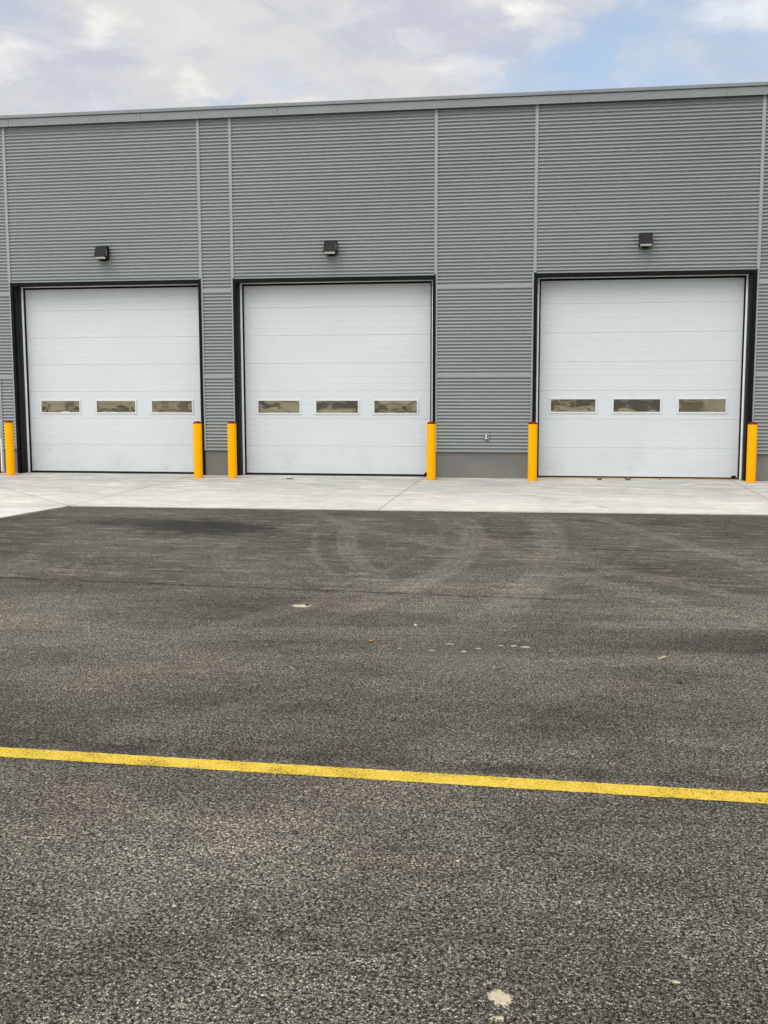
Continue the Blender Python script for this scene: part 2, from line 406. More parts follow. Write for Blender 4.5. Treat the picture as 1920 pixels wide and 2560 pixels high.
mb = MB()
S_ = 700
vs = [mb.bm.verts.new((x, y, -.012)) for x, y in ((-S_, -S_), (S_, -S_), (S_, S_), (-S_, S_))]
mb.bm.faces.new(vs)
ground = mb.build('asphalt_lot', M['asphalt'])
tag(ground, 'dark grey weathered asphalt yard with dusty tyre tracks', 'ground', kind='structure')

slab = sheet('concrete_apron', [(-30, .33), (-30, -30), (-9.6, -30), (-7.4, -11, 1), (-6.36, -5.05, 1), (-2.09, -4.985, 1), (2.68, -4.84, 1), (30, -4.3), (30, .33)],
             0.0, M['slab'], jitter=.018, step=.05, thick=.1)
tag(slab, 'pale concrete apron with joints along the front of the doors', 'pavement', kind='structure')

# painted line with slightly ragged edges
bm = bmesh.new(); x = -7.0; prev = None
while x < 6.0:
    yc = -14.30 - .018 * (x + .7)
    a = bm.verts.new((x, yc + .056 + .003 * random.uniform(-1, 1), -.0098)); b = bm.verts.new((x, yc - .056 + .003 * random.uniform(-1, 1), -.0098))
    if prev: bm.faces.new((prev[0], prev[1], b, a))
    prev = (a, b); x += .012
bmesh.ops.recalc_face_normals(bm, faces=bm.faces)
me = bpy.data.meshes.new('painted_line'); bm.to_mesh(me); bm.free(); me.materials.append(M['line'])
pl = bpy.data.objects.new('painted_line', me); COL.objects.link(pl)
tag(pl, 'worn yellow painted stripe across the dark asphalt', 'painted line', kind='structure')

# ------------------------------------------------------------------ building
bld = empty('industrial_building', (-3.2, 0, 0))
tag(bld, 'long grey corrugated metal building with three white overhead doors', 'building')
bld_inv = Matrix.Translation(-Vector(bld.location))
def part(mb_, name, material, parent=bld, **kw):
    o = mb_.build(name, material, parent, **kw)
    if parent is bld: o.matrix_parent_inverse = bld_inv
    return o

T1, T2, T3, T4, T5, T6 = -9.755, -6.135, -5.557, -1.958, -.281, 3.332
ZT = 6.235; ZB = .475; ZH = 3.485
PITCH = .0577; AMP = .0125
def prof_depth(t):
    # one rib, bottom to top: crest, rounded lip, long slope back up to the valley under the next lip
    K = [(0, .0), (.08, .0), (.20, .003), (.50, .019), (.58, .026), (.66, .030), (.92, .031), (.965, .010), (.985, .002), (1.0, .0)]
    for (a, ya), (b, yb) in zip(K, K[1:]):
        if t <= b:
            u = (t - a) / (b - a); return ya + (yb - ya) * u
    return 0.0
def corr_panel(x0, x1, z0, z1):
    m = MB(); prof = []
    n = max(2, int(round((z1 - z0) / PITCH * 24)))
    for i in range(n + 1):
        z = z0 + (z1 - z0) * i / n
        t = ((z) / PITCH) % 1.0
        prof.append((.003 + prof_depth(t), z))
    m.strip(prof, x0, x1)
    # hex screw heads on every second roll
    k0 = math.ceil(z0 / PITCH); xs = []
    xx = math.floor(x0 / .62) * .62 + .33
    while xx < x1 - .04:
        if xx > x0 + .05: xs.append(xx)
        xx += .62
    for xx in xs:
        k = k0
        while k * PITCH < z1 - .03:
            if k % 2 == 0 and k * PITCH > z0 + .03:
                zc = k * PITCH + PITCH * .58; jx = xx + random.uniform(-.01, .01)
                ring = [m.bm.verts.new((jx + .012 * math.cos(a), .0285, zc + .012 * math.sin(a))) for a in [i * math.pi / 3 for i in range(6)]]
                top = m.bm.verts.new((jx, .013, zc))
                for i in range(6): m.bm.faces.new((ring[i], ring[(i + 1) % 6], top))
            k += 1
    o = part(m, 'corrugated_panel', M['clad'])
    for p in o.data.polygons: p.use_smooth = True
    return o

TW = .027
def vtrim(x, z0, z1, w=TW):
    m = MB(); m.box(x - w, x + w, -.002, .05, z0, z1)
    return part(m, 'vertical_trim', M['trim'], bevel=.003)
def htrim(x0, x1, z0, z1, y0=-.001):
    m = MB(); m.box(x0, x1, y0, .05, z0, z1)
    return part(m, 'horizontal_trim', M['trim'], bevel=.003)

S1 = (3.236, 3.304); S2 = (1.734, 1.804)
XL, XR = -15.0, 9.0
# vertical trims: full height at the bay lines
EDGE = .031
for x in (T1, T2, T3, T4, T5, T6): vtrim(x, ZH, ZT)
# door-side trims (narrow J trims beside the black frames)
D = [(-9.737, -6.132), (-5.546, -1.960), (-.295, 3.318)]      # outer edges of black frames
JT = .016
side = [(D[0][0] - 2 * JT, D[0][0]), (D[0][1], D[0][1] + 2 * JT), (D[1][0] - 2 * JT, D[1][0]), (D[1][1], D[1][1] + 2 * JT),
        (D[2][0] - 2 * JT, D[2][0]), (D[2][1], D[2][1] + 2 * JT)]
for a, b in side:
    m = MB(); m.box(a, b, -.001, .05, .45, ZH - .001); part(m, 'vertical_trim', M['trim'], bevel=.002)
# head trim over each door
for a, b in D:
    m = MB(); m.box(a - .004, b + .004, .0005, .05, 3.468, 3.484); 
# panels over the doors
for (a, b), (ta, tb) in zip(D, ((T1, T2), (T3, T4), (T5, T6))):
    corr_panel(ta + TW, tb - TW, 3.492, ZT)
    htrim(ta + TW, tb - TW, 3.470, 3.491, .004)
# piers
def pier(xa_top, xb_top, xa, xb):
    corr_panel(xa_top, xb_top, ZH, ZT)
    corr_panel(xa, xb, S1[1], ZH - .0005)
    corr_panel(xa, xb, S2[1], S1[0])
    corr_panel(xa, xb, ZB, S2[0])
    for s in (S1, S2): htrim(xa, xb, *s)
    m = MB(); m.box(xa, xb, -.010, .05, ZB - .022, ZB - .002); part(m, 'base_trim', M['trim'], bevel=.002)
    m = MB(); m.box(xa - .035, xb + .035, .032, .4, -.05, ZB - .024); part(m, 'concrete_plinth', M['plinth'])
pier(T2 + TW, T3 - TW, side[1][1], side[2][0])
pier(T4 + TW, T5 - TW, side[3][1], side[4][0])
pier(T6 + TW, XR, side[5][1], XR)
# left part: wall runs on, with a red side door close to the frame edge
SDL, SDR = -11.2, -10.045
corr_panel(XL, T1 - TW, ZH, ZT); corr_panel(XL, side[0][0], S1[1], ZH - .0005); corr_panel(XL, side[0][0], S2[1], S1[0])
for s in (S1, S2): htrim(XL, side[0][0], *s)
NT = .019
for (a, b) in ((SDR + 2 * NT, side[0][0]), (XL, SDL - 2 * NT)):
    corr_panel(a, b, ZB, S2[0])
    m = MB(); m.box(a, b, -.010, .05, ZB - .022, ZB - .002); part(m, 'base_trim', M['trim'], bevel=.002)
    m = MB(); m.box(a, b + (.035 if b > -10 else 0), .032, .4, -.05, ZB - .024); part(m, 'concrete_plinth', M['plinth'])
for xx in (SDR + NT, SDL - NT):
    m = MB(); m.box(xx - NT, xx + NT, -.003, .05, 0, S2[0] - .001); part(m, 'vertical_trim', M['trim'], bevel=.003)
m = MB(); m.box(SDL, SDR, .03, .06, .03, S2[0])
sd = part(m, 'side_door', M['reddoor']); sd['label'] = 'red door with pale bands'
m = MB(); m.box(SDL + .0, SDR, .018, .029, .64, .96); m.build('door_glass', M['steelgrey'], sd)
m = MB(); m.box(SDL, SDR, .008, .0285, .60, .638).box(SDL, SDR, .008, .0285, .962, .99).box(SDR - .03, SDR - .002, .010, .029, .03, .598)
m.build('door_rail', M['white'], sd)

# fascia and coping
FX = [-14.6, -12.08, -9.61, -7.144, -4.681, -2.21, .254, 2.732, 5.2, 7.66, 9.05]
prof = [(-.060, 6.327), (-.060, 6.216), (-.070, 6.203), (-.068, 6.199), (-.050, 6.210), (-.050, 6.327)]
m = MB()
for a, b in zip(FX, FX[1:]): m.prism(prof, a + .003, b - .003)
m.box(FX[0], FX[-1], -.049, .02, 6.236, 6.335)
part(m, 'fascia', M['fascia'])
m = MB(); m.prism([(-.084, 6.392), (-.084, 6.343), (-.076, 6.336), (-.062, 6.338), (-.048, 6.345), (.3, 6.37), (.3, 6.40)], FX[0], FX[-1])
part(m, 'roof_coping', M['fascia'])
# body behind the cladding, roof and side walls
m = MB(); m.box(FX[0] + .05, FX[-1] - .05, .301, 24, 6.24, 6.36); part(m, 'roof', M['roof'])
m = MB(); m.box(XL + .45, XL + .6, .42, 23.9, 0, 6.235).box(XR - .15, XR - .02, .42, 23.9, 0, 6.235).box(XL + .6, XR - .15, 23.75, 23.9, 0, 6.235)
m.box(XL + .6, XR - .15, .30, .40, 3.62, 6.23)
part(m, 'wall', M['clad'])

# ------------------------------------------------------------------ overhead doors
YD = .275      # door face
def door_profile(h):
    """front profile (y,z) of a sectional door: seams and faint ribs"""
    prof = []; nsec = 7; sh = (h - .035) / nsec; z0 = .035
    def P(y, z): prof.append((y, z))
    P(YD, z0)
    for s in range(nsec):
        b = z0 + s * sh
        n = 4
        for i in range(n):
            a0 = b + sh * i / n; a1 = b + sh * (i + 1) / n
            if i > 0:   # shallow rib line
                P(YD, a0 - .0055); P(YD + .0026, a0 - .0015); P(YD + .0026, a0 + .0015); P(YD, a0 + .0055)
                # two micro lines
            for f in (.33, .66):
                zc = a0 + (a1 - a0) * f; P(YD, zc - .004); P(YD + .0014, zc); P(YD, zc + .004)
        e = b + sh
        if s < nsec - 1:
            P(YD, e - .006); P(YD + .005, e - .0025); P(YD + .0065, e + .0015); P(YD, e + .0045)
        else: P(YD, e)
    return prof, z0, sh

WIN = [[(-9.392, -8.574), (-8.306, -7.489), (-7.238, -6.402)], [(-5.229, -4.398), (-4.163, -3.334), (-3.109, -2.277)],
       [(-.019, .808), (1.044, 1.891), (2.128, 2.968)]]
WZ = [(1.088, 1.366), (1.082, 1.368), (1.106, 1.392)]
OFF = [(.085, .055), (.057, .055), (.055, .095)]   # reveal offset left / right per door
DTOP = 3.47
for i, (a, b) in enumerate(D):
    # black frame: flanges, header and deep reveals
    fl, fr = OFF[i]
    m = MB()
    m.box(a, a + .05, -.016, .035, 0, ZH - .016).box(b - .05, b, -.016, .035, 0, ZH - .016)
    m.box(a + .0505, b - .0505, -.016, .035, 3.405, ZH - .016)
    fr_o = part(m, 'door_frame', M['black'], bevel=.003)
    m = MB()
    m.box(a + .004, a + fl, .036, .262, 0, 3.455).box(b - fr, b - .004, .036, .262, 0, 3.455)
    m.box(a + fl + .001, b - fr - .001, .036, .262, 3.415, 3.455)
    m.box(a + fl - .008, a + fl + .006, .10, .112, 0, 3.414).box(b - fr - .006, b - fr + .008, .10, .112, 0, 3.414)
    o = m.build('reveal_lining', M['reveal'], fr_o)
    # aluminium seal retainers
    zt = 3.405
    m = MB(); m.box(a + fl + .001, a + fl + .034, .215, .262, .0, 3.43); o = m.build('seal_strip', M['alu'], fr_o, bevel=.008, seg=3)
    m = MB(); m.box(b - fr - .034, b - fr - .001, .215, .262, .0, 3.43); o = m.build('seal_strip', M['alu'], fr_o, bevel=.008, seg=3)
    m = MB(); m.box(a + fl + .035, b - fr - .035, .232, .262, 3.402, 3.432); o = m.build('seal_strip', M['alu'], fr_o, bevel=.006, seg=3)
    m = MB(); xa, xb = a + fl + .034, b - fr - .034
    m.box(xa, xa + .026, .245, .268, 0, 3.401).box(xb - .026, xb, .245, .268, 0, 3.401).box(xa + .0265, xb - .0265, .245, .268, 3.365, 3.401)
    o = m.build('rubber_gasket', M['rubber'], fr_o)
    # the door leaf
    prof, z0, sh = door_profile(DTOP)
    m = MB(); m.strip(prof, a + fl + .03, b - fr - .03)
    m.box(a + fl + .03, b - fr - .03, YD + .012, YD + .05, .036, DTOP)
    dr = part(m, 'overhead_door', M['door'])
    m = MB(); m.prism([(YD - .008, .034), (YD - .012, .012), (YD + .02, .004), (YD + .05, .012), (YD + .045, .034)], a + fl + .03, b - fr - .03)
    o = m.build('bottom_seal', M['rubber'], dr)
    m = MB(); m.box(a + fl + .035, b - fr - .035, YD - .006, YD - .0005, .0345, .058)
    o = m.build('bottom_rail', M['wframe'], dr)
    # small lock bracket low on the right
    m = MB(); m.box(b - fr - .16, b - fr - .085, YD - .022, YD - .0065, .028, .066); o = m.build('bracket', M['rubber'] if i else M['steelgrey'], dr, bevel=.003)
    z0w, z1w = WZ[i]
    for j, (wa, wb) in enumerate(WIN[i]):
        m = MB(); fo, fi, y0 = 0.0, .044, YD - .0005
        # moulded frame: thin outer lip plus raised inner bead
        def ring(xa, xb, za, zb, w, ya, yb):
            m.box(xa, xb, ya, yb, za, za + w); m.box(xa, xb, ya, yb, zb - w, zb)
            m.box(xa, xa + w, ya, yb, za + w, zb - w); m.box(xb - w, xb, ya, yb, za + w, zb - w)
        ring(wa, wb, z0w, z1w, .014, YD - .0045, YD - .0005)
        ring(wa + .0095, wb - .0095, z0w + .0095, z1w - .0095, .027, YD - .013, YD - .005)
        o = m.build('window_frame', M['wframe'], dr, bevel=.003)
        # bowed acrylic pane
        pa, pb, qa, qb = wa + .0375, wb - .0375, z0w + .0375, z1w - .0375
        m = MB(); NX, NZ = 28, 12; grid = []
        s_ = random.uniform(0, 50); sg = random.choice((1, -1))
        for u in range(NX + 1):
            row = []
            for v in range(NZ + 1):
                fu, fv = u / NX, v / NZ
                bow = (1 - (2 * fu - 1)**4) * (1 - (2 * fv - 1)**2)
                y = YD - .004 - .0021 * sg * bow * (.7 + .6 * mnoise.noise(Vector((fu * 3 + s_, fv * 1.5, j)))) + .0048 * (fv - .45) + .00015 * mnoise.noise(Vector((fu * 7 + s_, fv * 3, i)))
                row.append(m.bm.verts.new((pa + (pb - pa) * fu, y, qa + (qb - qa) * fv)))
            grid.append(row)
        for u in range(NX):
            for v in range(NZ): m.bm.faces.new((grid[u][v], grid[u + 1][v], grid[u + 1][v + 1], grid[u][v + 1]))
        o = m.build('window_pane', M['pane'], dr, smooth=True)
    # threshold strip under the door
    m = MB(); m.box(a + fl + .04, b - fr - .04, .20, .262, .001, .012)
    part(m, 'threshold', M['threshold'] if i == 2 else M['reveal'])

# ------------------------------------------------------------------ bollards
def make_bollard():
    r = empty('bollard'); rad = .077
    m = MB(); m.lathe([(rad + .006, 0), (rad + .006, .012), (rad, .03), (rad, .945), (rad - .003, .951), (rad - .004, .952), (0, .952)], 48)
    m.build('sleeve', M['yellow'], r, smooth=False)
    m = MB(); m.lathe([(rad - .002, .9525), (rad - .001, .959), (rad * .93, .968), (rad * .78, .979), (rad * .5, .990), (rad * .25, .9945), (0, .9955)], 48)
    m.build('cap', M['redcap'], r)
    for ch in r.children:
        for p in ch.data.polygons: p.use_smooth = True
        e = ch.modifiers.new('edges', 'EDGE_SPLIT'); e.split_angle = R(35)
    return r
B = [(-9.645, -.523, 'yellow bollard left of the leftmost white door, beside the red side door'),
     (-6.055, -.669, 'yellow bollard at the right edge of the leftmost white door'),
     (-5.446, -.632, 'yellow bollard at the left edge of the middle white door'),
     (-1.974, -.552, 'yellow bollard at the right edge of the middle white door'),
     (-.273, -.490, 'yellow bollard at the left edge of the rightmost white door'),
     (3.288, -.335, 'yellow bollard with small dark scuffs near its top, right of the rightmost door')]
proto = make_bollard()
for i, (x, y, lab) in enumerate(B):
    o = proto if i == 0 else copy_tree(proto)
    o.location = (x, y + .077, 0); o.rotation_euler = (0, 0, i * 1.3)
    tag(o, lab, 'bollard', 'yellow bollards guarding the overhead doors')
# small dark scuffs near the top of the last bollard
o.rotation_euler = (0, 0, 0)
for a0, z0_, h_, wd in ((-72, .775, .030, 2.4), (-77, .765, .014, 3.0), (-118, .772, .012, 3.2), (-112, .735, .008, 4.5)):
    m = MB(); c = []
    for k in range(5):
        a = R(a0 + wd * (k / 4 - .5) * 1.6); t = abs(k / 2 - 1)
        hz = h_ * (1 - .7 * t); sk_ = (k - 2) * -.003
        c.append((m.bm.verts.new((.0776 * math.cos(a), .0776 * math.sin(a), z0_ + sk_ - hz * .5)), m.bm.verts.new((.0776 * math.cos(a), .0776 * math.sin(a), z0_ + sk_ + hz * .5))))
    for A, Bq in zip(c, c[1:]): m.bm.faces.new((A[0], Bq[0], Bq[1], A[1]))
    m.build('scuff_mark', M['scuff'], o)

# ------------------------------------------------------------------ wall lamps
def make_lamp():
    r = empty('wall_lamp'); w = .108
    m = MB(); m.prism([(-.004, .262), (-.095, .262), (-.108, .254), (-.190, .040), (-.186, .030), (-.178, .026), (-.148, -.002), (-.06, -.012), (-.004, -.012)], -w, w)
    m.build('housing', M['lamp'], r, bevel=.006)
    # lens set in the sloping underside: a little proud
    import mathutils
    p0, p1 = Vector((0, -.1835, .0255)), Vector((0, -.147, -.0075)); nrm = Vector((0, p1.z - p0.z, -(p1.y - p0.y))).normalized()
    if nrm.z > 0: nrm = -nrm
    m = MB(); prof = [(p0.y, p0.z), (p1.y, p1.z), (p1.y + nrm.y * .003, p1.z + nrm.z * .003), (p0.y + nrm.y * .003, p0.z + nrm.z * .003)]
    m.prism(prof, -w + .014, w - .014); m.build('lens', M['lens'], r, bevel=.001)
    m = MB(); m.box(w + .0005, w + .0035, -.150, -.138, .045, .185); m.build('side_strip', M['steelgrey'], r)
    m = MB(); m.box(-.05, .05, -.055, .02, -.030, -.0125); m.build('mounting_box', M['black'], r, bevel=.006)
    for ch in r.children:
        for v in ch.data.vertices: v.co.z = .018 + v.co.z * .83
    return r
lamp = make_lamp()
for i, (x, z, lab) in enumerate(((-7.925, 3.838, 'black wedge wall lamp above the leftmost white door'), (-3.772, 3.838, 'black wedge wall lamp above the middle white door'),
                                 (1.520, 3.852, 'black wedge wall lamp above the rightmost white door'))):
    o = lamp if i == 0 else copy_tree(lamp)
    o.location = (x, 0, z); tag(o, lab, 'wall lamp', 'wall lamps above the doors')

# ------------------------------------------------------------------ outlet
ot = empty('power_outlet', (-1.073, 0, .717)); tag(ot, 'small grey weatherproof power outlet low on the corrugated pier', 'power outlet')
m = MB(); m.box(-.042, .042, -.022, .012, -.062, .062); m.build('outlet_box', M['steelgrey'], ot, bevel=.014, seg=3)
m = MB(); m.box(-.031, .031, -.027, -.0225, -.048, .048); m.build('cover_plate', M['reveal'], ot, bevel=.002)
for dz in (.022, -.022):
    m = MB(); m.box(-.017, .017, -.034, -.0275, dz - .015, dz + .015); m.build('socket', M['white'], ot, bevel=.005)

# ------------------------------------------------------------------ roof item
sk = empty('roof_vent', (-11.02, 3.0, 6.855)); tag(sk, 'white low arched cover showing above the roof edge at far left', 'roof vent')
m = MB(); pr_ = []
for k in range(13):
    a = math.pi * k / 12; pr_.append((-.30 * math.cos(a) * 1.0, .13 * math.sin(a) + .22))
vs0 = [m.bm.verts.new((x, -.3, z)) for x, z in pr_]; vs1 = [m.bm.verts.new((x, .3, z)) for x, z in pr_]
for k in range(12): m.bm.faces.new((vs0[k], vs0[k + 1], vs1[k + 1], vs1[k]))
m.bm.faces.new(vs0); m.bm.faces.new(vs1[::-1]); m.bm.faces.new((vs0[0], vs1[0], vs1[-1], vs0[-1]))
m.build('dome', M['fog'], sk)
m = MB(); m.box(-.31, .31, -.31, .31, -.6, .219); m.build('curb', M['steelgrey'], sk)

# ------------------------------------------------------------------ litter
def make_leaf(name, loc, rz, size, material, label, cat='leaf', lift=.25, wide=.45, star=False):
    m = MB(); L = []; n = 9
    for i in range(n + 1):
        t = i / n; w = size * wide * math.sin(math.pi * min(1, t * .92 + .04))**.8
        if star: w *= .55 + .9 * abs(math.sin(t * 7.5))
        x = size * (t - .5); zc = size * lift * (.35 + (2 * t - 1)**2 * .6)
        L.append([m.bm.verts.new((x, -w * .5, zc + size * lift * .5)), m.bm.verts.new((x, 0, zc * .5)), m.bm.verts.new((x, w * .5, zc + size * lift * .35))])
    for A, Bq in zip(L, L[1:]):
        for k in range(2): m.bm.faces.new((A[k], A[k + 1], Bq[k + 1], Bq[k]))
    o = m.build(name, material); so = o.modifiers.new('thickness', 'SOLIDIFY'); so.thickness = .0015
    o.location = loc; o.rotation_euler = (0, 0, rz)
    return tag(o, label, cat)
make_leaf('dry_leaf', (.85, -.19, .002), .3, .085, M['leaf'], 'brown curled leaf on the concrete below the left window of the rightmost door', lift=.35)
make_leaf('dry_leaf', (1.32, -.13, .002), -.5, .105, M['leaf'], 'long brown curled leaf on the concrete below the middle window of the rightmost door', lift=.28)
make_leaf('dry_leaf', (1.86, -.02, .002), 1.0, .05, M['leaf'], 'tiny brown leaf touching the ochre threshold of the rightmost door', lift=.3)
make_leaf('dry_leaf', (-4.41, -.62, .002), .1, .12, M['darkstone'], 'dark flat leaf on the concrete in front of the middle door', lift=.12)
make_leaf('dry_leaf', (-1.08, -12.04, -.011), .4, .042, M['leaf2'], 'orange brown star shaped leaf on open asphalt beyond the yellow line', lift=.2, wide=.8, star=True)
make_leaf('dry_leaf', (-1.58, -12.46, -.011), 1.4, .028, M['leaf2'], 'tiny yellowish leaf speck on asphalt left of the orange leaf', lift=.3, wide=.6)

def stone(name, loc, size, material, label, seed, flat=.6, cat='stone', grp=None):
    bm = bmesh.new(); bmesh.ops.create_icosphere(bm, subdivisions=2, radius=size)
    for v in bm.verts:
        k = 1 + .35 * mnoise.noise(v.co / size * 1.1 + Vector((seed, seed * 2, 0))); v.co = v.co * k; v.co.z *= flat
    me = bpy.data.meshes.new(name); bm.to_mesh(me); bm.free(); me.materials.append(material)
    o = bpy.data.objects.new(name, me); COL.objects.link(o); o.location = (loc[0], loc[1], -.012 + size * flat * .6)
    return tag(o, label, cat, grp)
stone('pebble', (.71, -12.72), .016, M['darkstone'], 'dark round pebble on the asphalt at right, well beyond the yellow line', 3, .9)
stone('stone_chip', (-1.11, -15.49), .0075, M['stone'], 'white stone chip on near asphalt, left of centre', 5)
stone('stone_chip', (-.28, -15.05), .0065, M['stone'], 'small white stone chip on asphalt right of centre, nearer than the yellow line', 8)
stone('stone_chip', (1.93, -9.55), .03, M['stone'], 'pale stone lying on asphalt near the right edge', 11, .5)
stone('stone_chip', (1.98, -8.95), .025, M['stone'], 'farthest small pale stone on asphalt near the right edge', 12, .5)
stone('stone_chip', (-.86, -11.55), .012, M['stone'], 'lone white stone chip on asphalt right of the sandy spot', 14, .6)
random.seed(21)
for k in range(9):
    x = -.86 + .095 * k + random.uniform(-.03, .03); y = -12.03 - random.choice((0, .0, .07, .16)) + random.uniform(-.02, .02)
    stone('mortar_crumb', (x, y), random.uniform(.009, .014), M['crumb'], 'pale flat mortar crumb in the scattered row on mid asphalt', 30 + k, .3, 'crumb', 'pale crumbs scattered on the asphalt').scale = (random.uniform(1.2, 2.4), 1, .8)
# wood splinter
m = MB(); m.box(-.038, .038, -.006, .006, 0, .008)
sp = m.build('wood_splinter', M['wood'], bevel=.002); sp.location = (.67, -12.2, -.010); sp.rotation_euler = (0, 0, .95); tag(sp, 'pale wood splinter lying on asphalt at right', 'splinter')
m = MB(); m.box(-.03, .03, -.0022, .0022, 0, .004)
sp = m.build('dry_stalk', M['wood'], bevel=.001); sp.location = (-1.42, -12.72, -.011); sp.rotation_euler = (0, 0, -.9); tag(sp, 'thin pale dry stalk on asphalt left of centre', 'stalk')

def sand(loc, rx, ry, rz, seed, label, hgt=.004, crumbs=14):
    m = MB(); N, Rr = 46, 9; rings = []
    cen = m.bm.verts.new((0, 0, hgt))
    for r in range(1, Rr + 1):
        row = []
        for k in range(N):
            a = 2 * math.pi * k / N; f = r / Rr
            e = 1 + .38 * mnoise.noise(Vector((math.cos(a) * 1.4 + seed, math.sin(a) * 1.4, seed))) + .20 * mnoise.noise(Vector((math.cos(a) * 6 + seed, math.sin(a) * 6, 2)))
            z = hgt * (1 - f**2) + .0012 * mnoise.noise(Vector((f * math.cos(a) * 9, f * math.sin(a) * 9, seed)))
            if r == Rr: z = -.0012
            row.append(m.bm.verts.new((rx * f * e * math.cos(a), ry * f * e * math.sin(a), z)))
        rings.append(row)
    for k in range(N): m.bm.faces.new((cen, rings[0][k], rings[0][(k + 1) % N]))
    for A, Bq in zip(rings, rings[1:]):
        for k in range(N): m.bm.faces.new((A[k], Bq[k], Bq[(k + 1) % N], A[(k + 1) % N]))
    rnd = random.Random(seed)
    for k in range(crumbs):
        a = rnd.uniform(0, 6.28); d = rnd.uniform(.9, 1.75); s = rnd.uniform(.0012, .0042)
        c = Vector((rx * d * math.cos(a), ry * d * math.sin(a), 0))
        t = [m.bm.verts.new(c + Vector((s * math.cos(b) * rnd.uniform(.7, 1.3), s * math.sin(b), -.001))) for b in (0, 1.26, 2.5, 3.77, 5.0)]
        tp = m.bm.verts.new(c + Vector((0, 0, s * .8)))
        for q in range(5): m.bm.faces.new((t[q], t[(q + 1) % 5], tp))
    o = m.build('sand_patch', M['thinsand'], smooth=True); o.location = (loc[0], loc[1], -.0115); o.rotation_euler = (0, 0, rz)
    return tag(o, label, 'sand')
sand((-.105, -15.835), .036, .050, .4, 2.0, 'largest cream sand spill on the near asphalt at bottom right', crumbs=40)
sand((-.105, -15.925), .022, .012, .2, 9.0, 'small cream sand smear just in front of the largest spill', .003, 10)
sand((.352, -15.69), .020, .009, 0, 5.0, 'narrow cream sand smear near the bottom right corner', .003, 12)
sand((-1.76, -11.03), .085, .060, 0, 7.0, 'oval tan sand spot on asphalt just this side of the crack', .006, 12)
stone('pebble', (-1.72, -11.02), .018, M['darkstone'], 'dark lump sitting on the oval tan sand spot', 17, .5)

# ------------------------------------------------------------------ invented building behind the camera, added for reflections in the door windows
fb = empty('reflection_building', (-4, -46, 0)); tag(fb, 'invented low tan building behind the camera, added for reflections in door windows', 'building')
def fpart(m, n, mt):
    o = m.build(n, mt, fb); return o
m = MB(); m.box(-40, 36, -8, 0, 0, 6.6); fpart(m, 'wall', M['siding'])
m = MB(); m.box(-40.4, 36.4, -8.4, .4, 6.61, 7.2); fpart(m, 'roof', M['reveal'])
for zb, hb, mt in ((.0, .55, M['brown']), (2.05, .16, M['white']), (3.55, .35, M['brown']), (4.6, .1, M['white'])):
    m = MB(); m.box(-39.9, 35.9, .003, .028, zb, zb + hb); fpart(m, 'band', mt)
rnd = random.Random(4); xx = -38.0
while xx < 34:
    w_ = rnd.uniform(.3, 2.2); kind_ = rnd.choice(('window', 'window', 'door', 'pilaster', 'pilaster', 'panel'))
    z0_, z1_ = {'window': (rnd.uniform(.8, 1.6), rnd.uniform(2.2, 3.6)), 'door': (0, rnd.uniform(2.2, 3.8)), 'pilaster': (0, 6.5), 'panel': (rnd.uniform(0, 2), rnd.uniform(3, 5.5))}[kind_]
    if kind_ == 'pilaster': w_ *= .4
    m = MB(); m.box(xx, xx + w_, .002, .03 + rnd.uniform(.05, .3), z0_, z1_)
    fpart(m, kind_, {'window': M['darkglass'], 'door': rnd.choice((M['white'], M['reveal'], M['brown'])), 'pilaster': rnd.choice((M['brown'], M['white'])), 'panel': M['brown']}[kind_])
    xx += w_ + rnd.uniform(.2, 1.4)

# ------------------------------------------------------------------ camera
f_px, yaw, pitch, roll, cx, Dc = 2660.432, -.1540460, -.1161256, -.00228528, 0.0, 18.44208
F = Vector((math.sin(yaw) * math.cos(pitch), math.cos(yaw) * math.cos(pitch), math.sin(pitch)))
Rt = Vector((math.cos(yaw), -math.sin(yaw), 0)); U = Rt.cross(F)
c_, s_ = math.cos(roll), math.sin(roll)
R2 = Rt * c_ + U * s_; U2 = U * c_ - Rt * s_
cam = bpy.data.cameras.new('camera'); cam.sensor_fit = 'HORIZONTAL'; cam.sensor_width = 36; cam.lens = f_px / 1920 * 36
cam.clip_end = 3000; cam.clip_start = .05
co = bpy.data.objects.new('camera', cam); COL.objects.link(co)
Mx = Matrix((R2, U2, -F)).transposed().to_4x4(); Mx.translation = Vector((cx, -Dc, 1.56)); co.matrix_world = Mx
scene.camera = co

# ------------------------------------------------------------------ light
SUN_EL, SUN_AZ = 52, 200       # azimuth measured clockwise from +Y
sd_ = Vector((math.sin(R(SUN_AZ)) * math.cos(R(SUN_EL)), math.cos(R(SUN_AZ)) * math.cos(R(SUN_EL)), math.sin(R(SUN_EL))))
sun = bpy.data.lights.new('sun', 'SUN'); sun.energy = 1.1; sun.angle = R(40); sun.color = (1, .955, .88)
so = bpy.data.objects.new('sun', sun); COL.objects.link(so)
so.rotation_euler = (-sd_).to_track_quat('-Z', 'Y').to_euler()

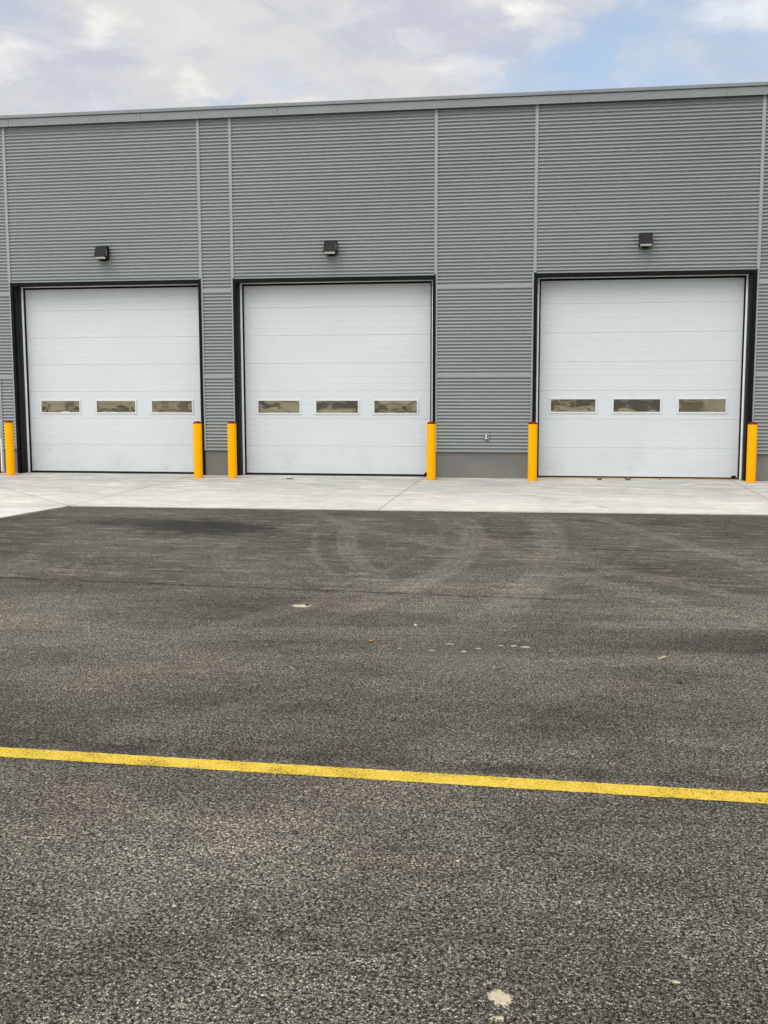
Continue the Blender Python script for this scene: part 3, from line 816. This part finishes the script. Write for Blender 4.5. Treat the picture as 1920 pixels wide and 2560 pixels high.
w = bpy.data.worlds.new('World'); scene.world = w; w.use_nodes = True
nt = w.node_tree; nt.nodes.clear(); g = G(nt)
sky = g.new('ShaderNodeTexSky', sky_type='NISHITA'); sky.sun_disc = False
sky.sun_elevation = R(SUN_EL); sky.sun_rotation = R(SUN_AZ); sky.air_density = 1.2; sky.dust_density = 2.5; sky.ozone_density = 1.5
d = g.new('ShaderNodeTexCoord').outputs['Generated']
dx, dy, dz = g.sep(d)
az = g.m('MULTIPLY', g.m('ARCTAN2', dx, dy), 180 / math.pi)
el = g.m('MULTIPLY', g.m('ARCSINE', dz), 180 / math.pi)
cv = g.comb(g.m('MULTIPLY', az, .075), g.m('MULTIPLY', el, .16), 0)
wr = g.noise(cv, 2.0, 8, .62, col=True)
wv = g.v('ADD', cv, g.v('MULTIPLY', g.v('SUBTRACT', wr, (.5, .5, .5)), (.55, .55, 0)))
n1 = g.noise(wv, 1.1, 6, .58); n2 = g.noise(wv, 3.0, 6, .6)
wa = g.v('MULTIPLY', g.v('SUBTRACT', wr, (.5, .5, .5)), (11, 5.0, 0))
P = g.v('ADD', g.comb(az, el, 0), wa)
def blob(a, e, ra, re, inner=.0):
    q = g.v('MULTIPLY', g.v('SUBTRACT', P, (a, e, 0)), (1 / ra, 1 / re, 0))
    return g.ss(g.v('LENGTH', q), 1.0, inner)
def acc(L):
    r = None
    for s, args in L:
        b = g.m('MULTIPLY', blob(*args), s); r = b if r is None else g.m('MAXIMUM', r, b)
    return r
bright = acc([(.9, (-23.6, 17.2, 3.0, 1.5)), (.55, (-26.6, 15.6, 3.6, 1.2)), (.55, (-18.9, 15.0, 1.6, .6)), (.95, (-2.2, 18.7, 2.6, 1.1)),
              (1.0, (9.2, 17.3, 3.6, 1.5)), (.6, (-4.3, 15.7, 3.2, 1.0)), (.5, (-10.5, 14.3, 5, .7)), (.6, (5.5, 18.6, 5, .9)), (.4, (-1.2, 17.3, 1.5, 1.6))])
blue = acc([(1.0, (3.8, 15.8, 10.0, 3.8, .3)), (.65, (-17.2, 14.6, 2.4, .55)), (.9, (11.4, 18.6, 1.6, .9)), (.35, (-14.5, 15.3, 4.5, 1.2)), (.4, (-27.8, 18.2, 2.5, 1.2))])
# general cloud cover elsewhere
thin = g.ss(n1, .62, .78, 0, .8)
infr = g.m('MULTIPLY', g.ss(g.m('ABSOLUTE', g.m('ADD', az, 8.8)), 34, 24), g.ss(el, 26, 20))
blue = g.m('ADD', g.m('MULTIPLY', blue, infr), g.m('MULTIPLY', thin, g.m('SUBTRACT', 1.0, infr)))
blue = g.m('MULTIPLY', blue, g.ss(n2, .32, .60, .55, 1.0))
grey = g.mix(g.ss(n1, .40, .60), (.478, .503, .578), (.620, .612, .602))
grey = g.mix(g.m('MULTIPLY', g.ss(n2, .45, .75), .5), grey, (.70, .70, .715))
brn = g.m('MULTIPLY', bright, g.ss(n2, .25, .65, .45, 1.0))
cl = g.mix(brn, grey, (.88, .865, .80))
sdn = g.v('DOT_PRODUCT', d, tuple(sd_))
boost = g.m('ADD', 1.0, g.m('MULTIPLY', g.ss(sdn, .1, 1.0), 1.5))
cl = g.scale(cl, boost)
bgS = g.new('ShaderNodeBackground'); g.put(bgS.inputs[0], sky.outputs[0]); bgS.inputs[1].default_value = .15
bgC = g.new('ShaderNodeBackground'); g.put(bgC.inputs[0], cl); bgC.inputs[1].default_value = 1.0
mx = g.new('ShaderNodeMixShader'); g.put(mx.inputs[0], g.m('SUBTRACT', 1.0, g.m('MULTIPLY', blue, .80)))
g.l.new(bgS.outputs[0], mx.inputs[1]); g.l.new(bgC.outputs[0], mx.inputs[2])
out = g.new('ShaderNodeOutputWorld'); g.l.new(mx.outputs[0], out.inputs[0])

vs_ = scene.view_settings
vs_.view_transform = 'Standard'; vs_.look = 'None'; vs_.gamma = 1; vs_.exposure = 0.27
scene.display_settings.display_device = 'sRGB'
